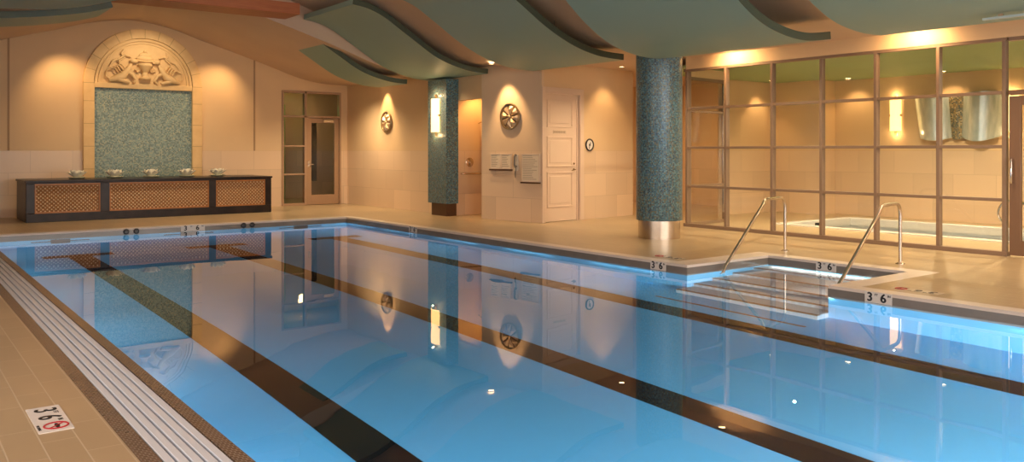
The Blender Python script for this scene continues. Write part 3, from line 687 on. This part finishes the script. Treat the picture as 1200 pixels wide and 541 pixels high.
# ------------------------------------------------------------------ round mosaic column
cl = thing('round_column', 'large round teal mosaic column with a brushed steel base on the deck', 'column', (10.05, 9.36, 0))
b = MB(); b.lathe([(.365,.29),(.37,.30),(.37,2.90),(.365,3.1)], 48); b.build('shaft', M['teal'], cl, smooth=True)
b = MB(); b.lathe([(.335,0),(.335,.30)], 48); b.build('base', M['steel'], cl, smooth=True)

# ------------------------------------------------------------------ glass partition of the hot tub room
gw = sroot('window_2', (11.96, 4.92, 0), 0)
ys = [10.42, 9.53, 8.57, 7.65, 6.74, 5.81, 4.94]; zs = [.06, .745, 1.455, 2.175, 2.88]
b = MB(); 
b.box(-.06,.06, 4.90-4.92, 10.48-4.92, 0, .06); b.build('sill', M['frame'], gw)
b = MB(); b.box(-.05,.05, -.02, 5.56, 2.86, 2.91); b.build('head_rail', M['frame'], gw)
for i, y in enumerate(ys):
    b = MB(); b.box(-.05,.05, y-4.92-.023, y-4.92+.023, .06, 2.86); b.build('mullion', M['frame'], gw, bevel=.004)
for z in zs[1:4]:
    b = MB(); b.box(-.04,.04, .0, 5.5, z-.022, z+.022); b.build('glazing_rail', M['frame'], gw, bevel=.004)
for a, c in zip(ys[1:], ys):
    for z0, z1 in zip(zs, zs[1:]):
        b = MB(); b.box(-.004,.004, a-4.92+.02, c-4.92-.02, z0+.01, z1-.01); b.build('pane', M['glass'], gw)
# glazed door to its right
d3 = sroot('door_3', (11.96, 4.88, 0), 0)
b = MB(); b.box(-.03,.03,-.14,0,.02,2.12); b.box(-.03,.03,-.98,-.84,.02,2.12); b.box(-.03,.03,-.84,-.14,.02,.22); b.box(-.03,.03,-.84,-.14,2.0,2.12); b.build('door_leaf', M['frame_dark'], d3, bevel=.004)
b = MB(); b.box(-.004,.004,-.84,-.14,.22,2.0); b.build('pane', M['glass'], d3)
b = MB(); b.box(-.05,.05,-1.0,.0,2.14,2.2); b.build('transom_bar', M['frame_dark'], d3); b = MB(); b.box(-.05,.05,-1.04,-.98,0,2.9); b.box(-.05,.05,-.98,0,2.85,2.9); b.build('door_frame', M['frame'], d3)
b = MB(); b.box(-.004,.004,-.98,0,2.2,2.85); b.build('transom_pane', M['glass'], d3)
b = MB(); b.tube([(-.03,-.05,1.28),(-.09,-.05,1.28),(-.1,-.05,1.26),(-.1,-.05,1.0),(-.09,-.05,.98),(-.03,-.05,.98)], .012, 8)
b.tube([(.03,-.05,1.28),(.09,-.05,1.28),(.1,-.05,1.26),(.1,-.05,1.0),(.09,-.05,.98),(.03,-.05,.98)], .012, 8); b.build('door_handle', M['chrome'], d3, smooth=True)
# side return screen of the tub room
gr = sroot('window_3', (12.02, 10.47, 0), math.atan2(.17, 1.3))
b = MB()
b.box(0,1.30,-.03,.03,0,.06); b.box(0,1.30,-.03,.03,2.72,2.78); b.box(1.24,1.30,-.04,.04,0,3.1); b.box(0,.05,-.04,.04,0,3.1)
for z in (.745,2.14): b.box(.05,1.24,-.025,.025,z-.02,z+.02)
b.build('window_frame', M['frame'], gr, bevel=.004)
b = MB(); b.box(1.16,1.20,-.045,-.02,.2,2.7); b.build('steel_edge', M['chrome'], gr)
b = MB(); b.box(.05,1.16,-.004,.004,.06,2.72); b.build('pane', M['glass'], gr)
b = MB(); b.box(0,1.3,-.03,.03,2.78,3.12); b.build('return_header', M['wall'], gr)

# ------------------------------------------------------------------ hot tub
ht = thing('hot_tub', 'white sunken whirlpool tub behind the glass partition', 'hot tub', (14.85, 6.15, 0))
hx, hy = 1.25, 3.55
b = MB()
for x0_, x1_, y0_, y1_ in ((-hx,-hx+.14,-hy,hy),(hx-.14,hx,-hy,hy),(-hx+.14,hx-.14,hy-.14,hy),(-hx+.14,hx-.14,-hy,-hy+.14)): b.box(x0_,x1_,y0_,y1_,-.9,.03)
b.box(-hx,hx,-hy,hy,-1.0,-.9); b.box(-hx+.14,-hx+.5,-hy+.14,hy-.14,-.9,-.5); b.box(hx-.5,hx-.14,-hy+.14,hy-.14,-.9,-.5)
b.build('shell', M['tub'], ht, bevel=.012)
b = MB(); b.quad((-hx+.14,-hy+.14,-.12),(hx-.14,-hy+.14,-.12),(hx-.14,hy-.14,-.12),(-hx+.14,hy-.14,-.12)); b.build('water', M['tubwater'], ht)
b = MB(); b.box(-.16,.02,hy-.142,hy-.137,-.09,-.02); b.build('skimmer', M['dark'], ht)
tr = thing('tub_handrail', 'small curved chrome handrail on the far edge of the hot tub', 'handrail', (16.25, 6.78, 0))
b = MB(); b.tube(smooth_curve([(0,-.45,0),(0,-.45,.3),(0,-.38,.46),(0,-.15,.50),(0,-.03,.46),(0,.05,.30),(0,.02,.16),(0,-.05,.10),(0,-.10,0)], 4), .022, 10); b.build('rail', M['chrome'], tr, smooth=True)
lamp('AREA', (14.85, 6.2, -.13), 12, (.95,1,1), (14.85, 6.2, -1), sx=2, sy=6, name='tub_water_lamp')

# ------------------------------------------------------------------ wall sculpture and sconce on tub room back wall
ws = thing('shell_wall_sculpture', 'pair of curved silver glass shells beside a pebbled mosaic strip on the tub room wall', 'wall sculpture', (17.0, 7.55, 0), -PI/2)
def shell(b, xt0, xt1, xb0, xb1, zt, zb, bulge, sag=0, th=.012, n=14, m=8):
    G = [[None]*(m+1) for _ in range(n+1)]; K = [[None]*(m+1) for _ in range(n+1)]
    for i in range(n+1):
        u = i/n
        for j in range(m+1):
            v = j/m; x0_ = xt0+(xb0-xt0)*v; x1_ = xt1+(xb1-xt1)*v; x = x0_+(x1_-x0_)*u
            z = zt+(zb-zt)*v - sag*math.sin(PI*u)*v; y = -.06-bulge*math.sin(PI*u)
            G[i][j] = b.bm.verts.new((x,y,z)); K[i][j] = b.bm.verts.new((x,y+th,z))
    for i in range(n):
        for j in range(m):
            b.bm.faces.new((G[i][j],G[i+1][j],G[i+1][j+1],G[i][j+1])); b.bm.faces.new((K[i][j],K[i][j+1],K[i+1][j+1],K[i+1][j]))
    for i in range(n):
        for j in (0, m): b.bm.faces.new((G[i][j],K[i][j],K[i+1][j],G[i+1][j]))
    for j in range(m):
        for i in (0, n): b.bm.faces.new((G[i][j],G[i][j+1],K[i][j+1],K[i][j]))
# local x = -world y ; sculpture centre y=7.55
def ly(Y): return 7.55-Y
b = MB(); shell(b, ly(8.73), ly(8.02), ly(8.62), ly(7.98), 2.50, 1.66, .16, .06); b.build('shell', M['silver'], ws, smooth=True)
b = MB(); shell(b, ly(8.07), ly(7.72), ly(7.98), ly(7.75), 2.48, 1.64, .05, .02); b.build('mosaic_strip', M['gold_mosaic'], ws, smooth=True)
b = MB(); shell(b, ly(7.77), ly(7.02), ly(7.8), ly(7.06), 2.53, 1.68, .22, .10); b.build('shell', M['silver'], ws, smooth=True)
b = MB(); b.box(ly(8.5), ly(7.2), -.06, 0, 2.0, 2.06); b.build('bracket', M['steel'], ws)
sconce((17.0, 9.15, 2.14), -PI/2, 'glowing glass sconce on the tub room wall left of the shell sculpture', .66, .24, 5)
sconce((17.0, 6.85*17/16.9, 2.1), -PI/2, 'added glass sconce standing in for a reflection in the glazed door at right edge', .66, .24, 5)  # added in place of a sconce mirrored in the door glass

# ------------------------------------------------------------------ pool handrails
def rail(foot, nose, label):
    t_ = thing('pool_handrail', label, 'handrail', (foot[0], foot[1], 0), group='steel handrails at the pool steps')
    d = Vector((nose[0]-foot[0], nose[1]-foot[1], 0)); L2 = d.length; d.normalize()
    def p(s, z): return (d.x*s, d.y*s, z)
    b = MB()
    pts = [p(0,0), p(0,.60), p(.01,.66), p(.035,.71), p(.08,.738), p(.14,.75), p(.54,.75), p(.60,.742), p(.65,.71), p(.69,.665), p(L2,-.05), p(L2+.10,-.19)]
    b.tube(pts, .021, 12); b.build('tube', M['steel'], t_, smooth=True)
    b = MB(); b.lathe([(.055,0),(.055,.008),(.03,.018),(.022,.02)], 20); b.build('flange', M['steel'], t_, smooth=True)
rail((10.1, 7.04), (8.42, 6.74), 'bent steel handrail on the far side of the pool steps, nearer the column')
rail((10.09, 5.38), (8.28, 5.10), 'bent steel handrail on the near side of the pool steps')

# ------------------------------------------------------------------ depth markers
def depth_marker(label, Mx, plate=(.24,.13), group='depth markers on the pool edge'):
    """plate in local xy, facing +z, text up +y"""
    t_ = thing('depth_marker', label, 'sign', Mx.translation, 0, group)
    R_ = Mx.to_3x3().to_4x4(); w2, h2 = plate[0]/2, plate[1]/2
    b = MB(); b.box(-w2, w2, -h2, h2, 0, .006, R_); b.build('tile', M['sign'], t_)
    s = plate[1]
    for body, sz, px_, py_, bo in (('3',1.15,-.62,0,.005),('6',1.15,.38,0,.005),('FT',.30,-.14,.55,.001),('IN',.30,.80,.55,.001)):
        b = MB(); text_into(b, body, s*sz, R_ @ Matrix.Translation((w2*px_, h2*py_, .0068)), bo); b.build('numeral' if bo > .002 else 'unit_lettering', M['ink'], t_)
    return t_, R_
def face_m(x, y, z, nx, ny):
    zc = Vector((nx, ny, 0)); yc = Vector((0,0,1)); xc = yc.cross(zc)
    m = Matrix((xc, yc, zc)).transposed().to_4x4(); m.translation = (x, y, z); return m
depth_marker('3 FT 6 IN tile on pool wall below the round column', face_m(XI1-.006, 7.35+.0, -.055, -1, 0), (.26,.105))
depth_marker('3 FT 6 IN tile on the back wall of the step bay', face_m(RX-.006, 6.02, -.055, -1, 0), (.28,.105))
depth_marker('3 FT 6 IN tile on pool wall right of the step bay', face_m(XI1-.006, 4.42, -.055, -1, 0), (.28,.105))
depth_marker('3 FT 6 IN tile on pool wall below the mosaic pilaster', face_m(XI1-.006, 13.45, -.055, -1, 0), (.28,.105))
depth_marker('3 FT 6 IN tile on the far end wall of the pool', face_m(4.72, YI1-.006, -.055, 0, -1), (.44,.105))
def deck_marker(x, y, up, label, plate='sign'):
    """deck tile .16 x .48 set flush; reads toward -up cross"""
    yc = Vector(up); zc = Vector((0,0,1)); xc = yc.cross(zc)
    m = Matrix((xc, yc, zc)).transposed().to_4x4(); m.translation = (x, y, 0)
    t_ = thing('deck_depth_marker', label, 'sign', (x, y, 0), 0, 'depth marker tiles set in the deck')
    R_ = m.to_3x3().to_4x4()
    b = MB(); b.box(-.24,.24,-.08,.08,-.002,.003,R_); b.build('tile', M[plate], t_)
    for body, sz, px_, py_, bo, nm in (('3',.15,-.165,0,.003,'numeral'),('6',.15,-.02,0,.003,'numeral'),('FT',.035,-.105,.045,0,'unit_lettering'),('IN',.035,.045,.045,0,'unit_lettering'),('NO DIVING',.018,.15,-.068,0,'warning_lettering')):
        b = MB(); text_into(b, body, sz, R_@Matrix.Translation((px_,py_,.0035)), bo); b.build(nm, M['ink'], t_)
    b = MB(); b.ball((.15,.015,.004),(.045,.012,.001),8,4,R_); b.build('diver_mark', M['ink'], t_)
    b = MB(); b.tube([(.15+.055*math.cos(2*PI*k/24), .01+.055*math.sin(2*PI*k/24), .004) for k in range(24)], .005, 5, closed=True)
    for v in b.bm.verts: v.co = R_ @ v.co
    b.box(-.05,.05,-.004,.004,.003,.0055, R_ @ Matrix.Translation((.15,.01,0)) @ Matrix.Rotation(-PI/4,4,'Z')); b.build('no_diving_ring', M['red'], t_)
deck_marker(.71, 4.95, (1,0,0), '3 FT 6 IN no diving tile in the left deck beside the white grate')
deck_marker(8.28, 4.25, (-1,0,0), '3 FT 6 IN no diving tile in the right deck, nearest the glass', 'sign_beige')
deck_marker(8.28, 7.55, (-1,0,0), '3 FT 6 IN no diving tile in the deck in front of the round column', 'sign_beige')
# lane rope anchors on far end wall
for i, (x, lb) in enumerate(((3.55,'leftmost of the four'),(3.72,'just left of the depth tile'),(5.68,'just right of the depth tile'),(5.85,'rightmost of the four'))):
    b = MB(); b.lathe([(.05,0),(.05,.02),(.03,.03)], 14, M=Matrix.Rotation(PI/2,4,'X')); o = b.build('lane_anchor', M['black']); o.location = (x, YI1-.006, -.055)
    tag(o, 'small black anchor on the far pool wall, '+lb, 'anchor', 'lane rope anchors on the far pool wall')

# ------------------------------------------------------------------ visible downlights
def downlight(x, y, z, label, target, power, spot=75, col=WARM):
    t_ = thing('downlight', label, 'ceiling light', (x, y, z), 0, 'recessed ceiling downlights')
    b = MB(); b.tube([(.065*math.cos(2*PI*k/20), .065*math.sin(2*PI*k/20), -.004) for k in range(20)], .01, 6, closed=True); b.build('trim_ring', M['steel'], t_, smooth=True)
    b = MB(); b.lathe([(.055,-.004),(.055,.01)], 18); b.build('lens', M['lens'], t_)
    l = lamp('SPOT', (0,0,-.03), power, col, None, .04, spot, .7, parent=t_, name='downlight_lamp')
    l.rotation_euler = (Vector(target)-Vector((x,y,z-.03))).to_track_quat('-Z','Y').to_euler()
downlight(9.62, 18.2, 3.125, 'downlight over the medallion left of the pilaster', (9.96, 18.2, 1.9), 110, 62)
downlight(9.63, 13.42, 3.12, 'downlight over the medallion on the pale wall', (10.05, 13.36, 1.9), 140, 62)
downlight(11.55, 9.3, 3.12, 'downlight washing the frieze behind the round column', (12.2, 9.2, 2.7), 60, 160)
downlight(11.55, 6.05, 3.12, 'downlight washing the frieze above the middle of the glass', (12.2, 6.1, 2.7), 60, 160)
downlight(12.1, 12.3, 3.12, 'downlight in front of the door wall', (12.2, 12.8, .8), 50, 90)
downlight(10.45, 14.75, 2.89, 'downlight inside the shower alcove', (10.45, 15.2, 1.2), 80, 95, (1,.48,.13))
downlight(15.8, 11.35, 2.94, 'downlight on the side wall of the tub room', (15.8, 11.75, 1.3), 45, 85)
downlight(16.6, 8.0, 2.94, 'downlight over the shell sculpture', (17, 8.0, 1.5), 30, 100)
downlight(16.5, 6.4, 2.94, 'downlight on the tub room wall near the glazed door', (17, 6.4, 1.5), 30, 100)
downlight(16.6, 10.0, 2.94, 'downlight in the far corner of the tub room', (17, 10.0, 1.5), 30, 100)
for x, y in ((13.2, 9.0), (14.8, 7.2), (13.2, 5.2), (14.8, 3.5)): lamp('SPOT', (x, y, 2.9), 400, (1,.78,.48), (x, y, 0), .02, 165, 1, name='tub_room_lamp')
lamp('SPOT', (14.2, 14.2, 3.0), 220, WARM, (15.2, 14.0, 0), .1, 150, 1, name='passage_lamp')
# niche washers
for x in (3.0, 6.7): lamp('SPOT', (x, 19.5, 3.75), 95, WARM, (x+(.3 if x < 4 else -.3), 20.4, 2.4), .06, 85, .9, name='niche_washer')
lamp('SPOT', (4.85, 19.0, 4.1), 85, WARM2, (4.85, 20.4, 2.9), .06, 95, .9, name='niche_washer')
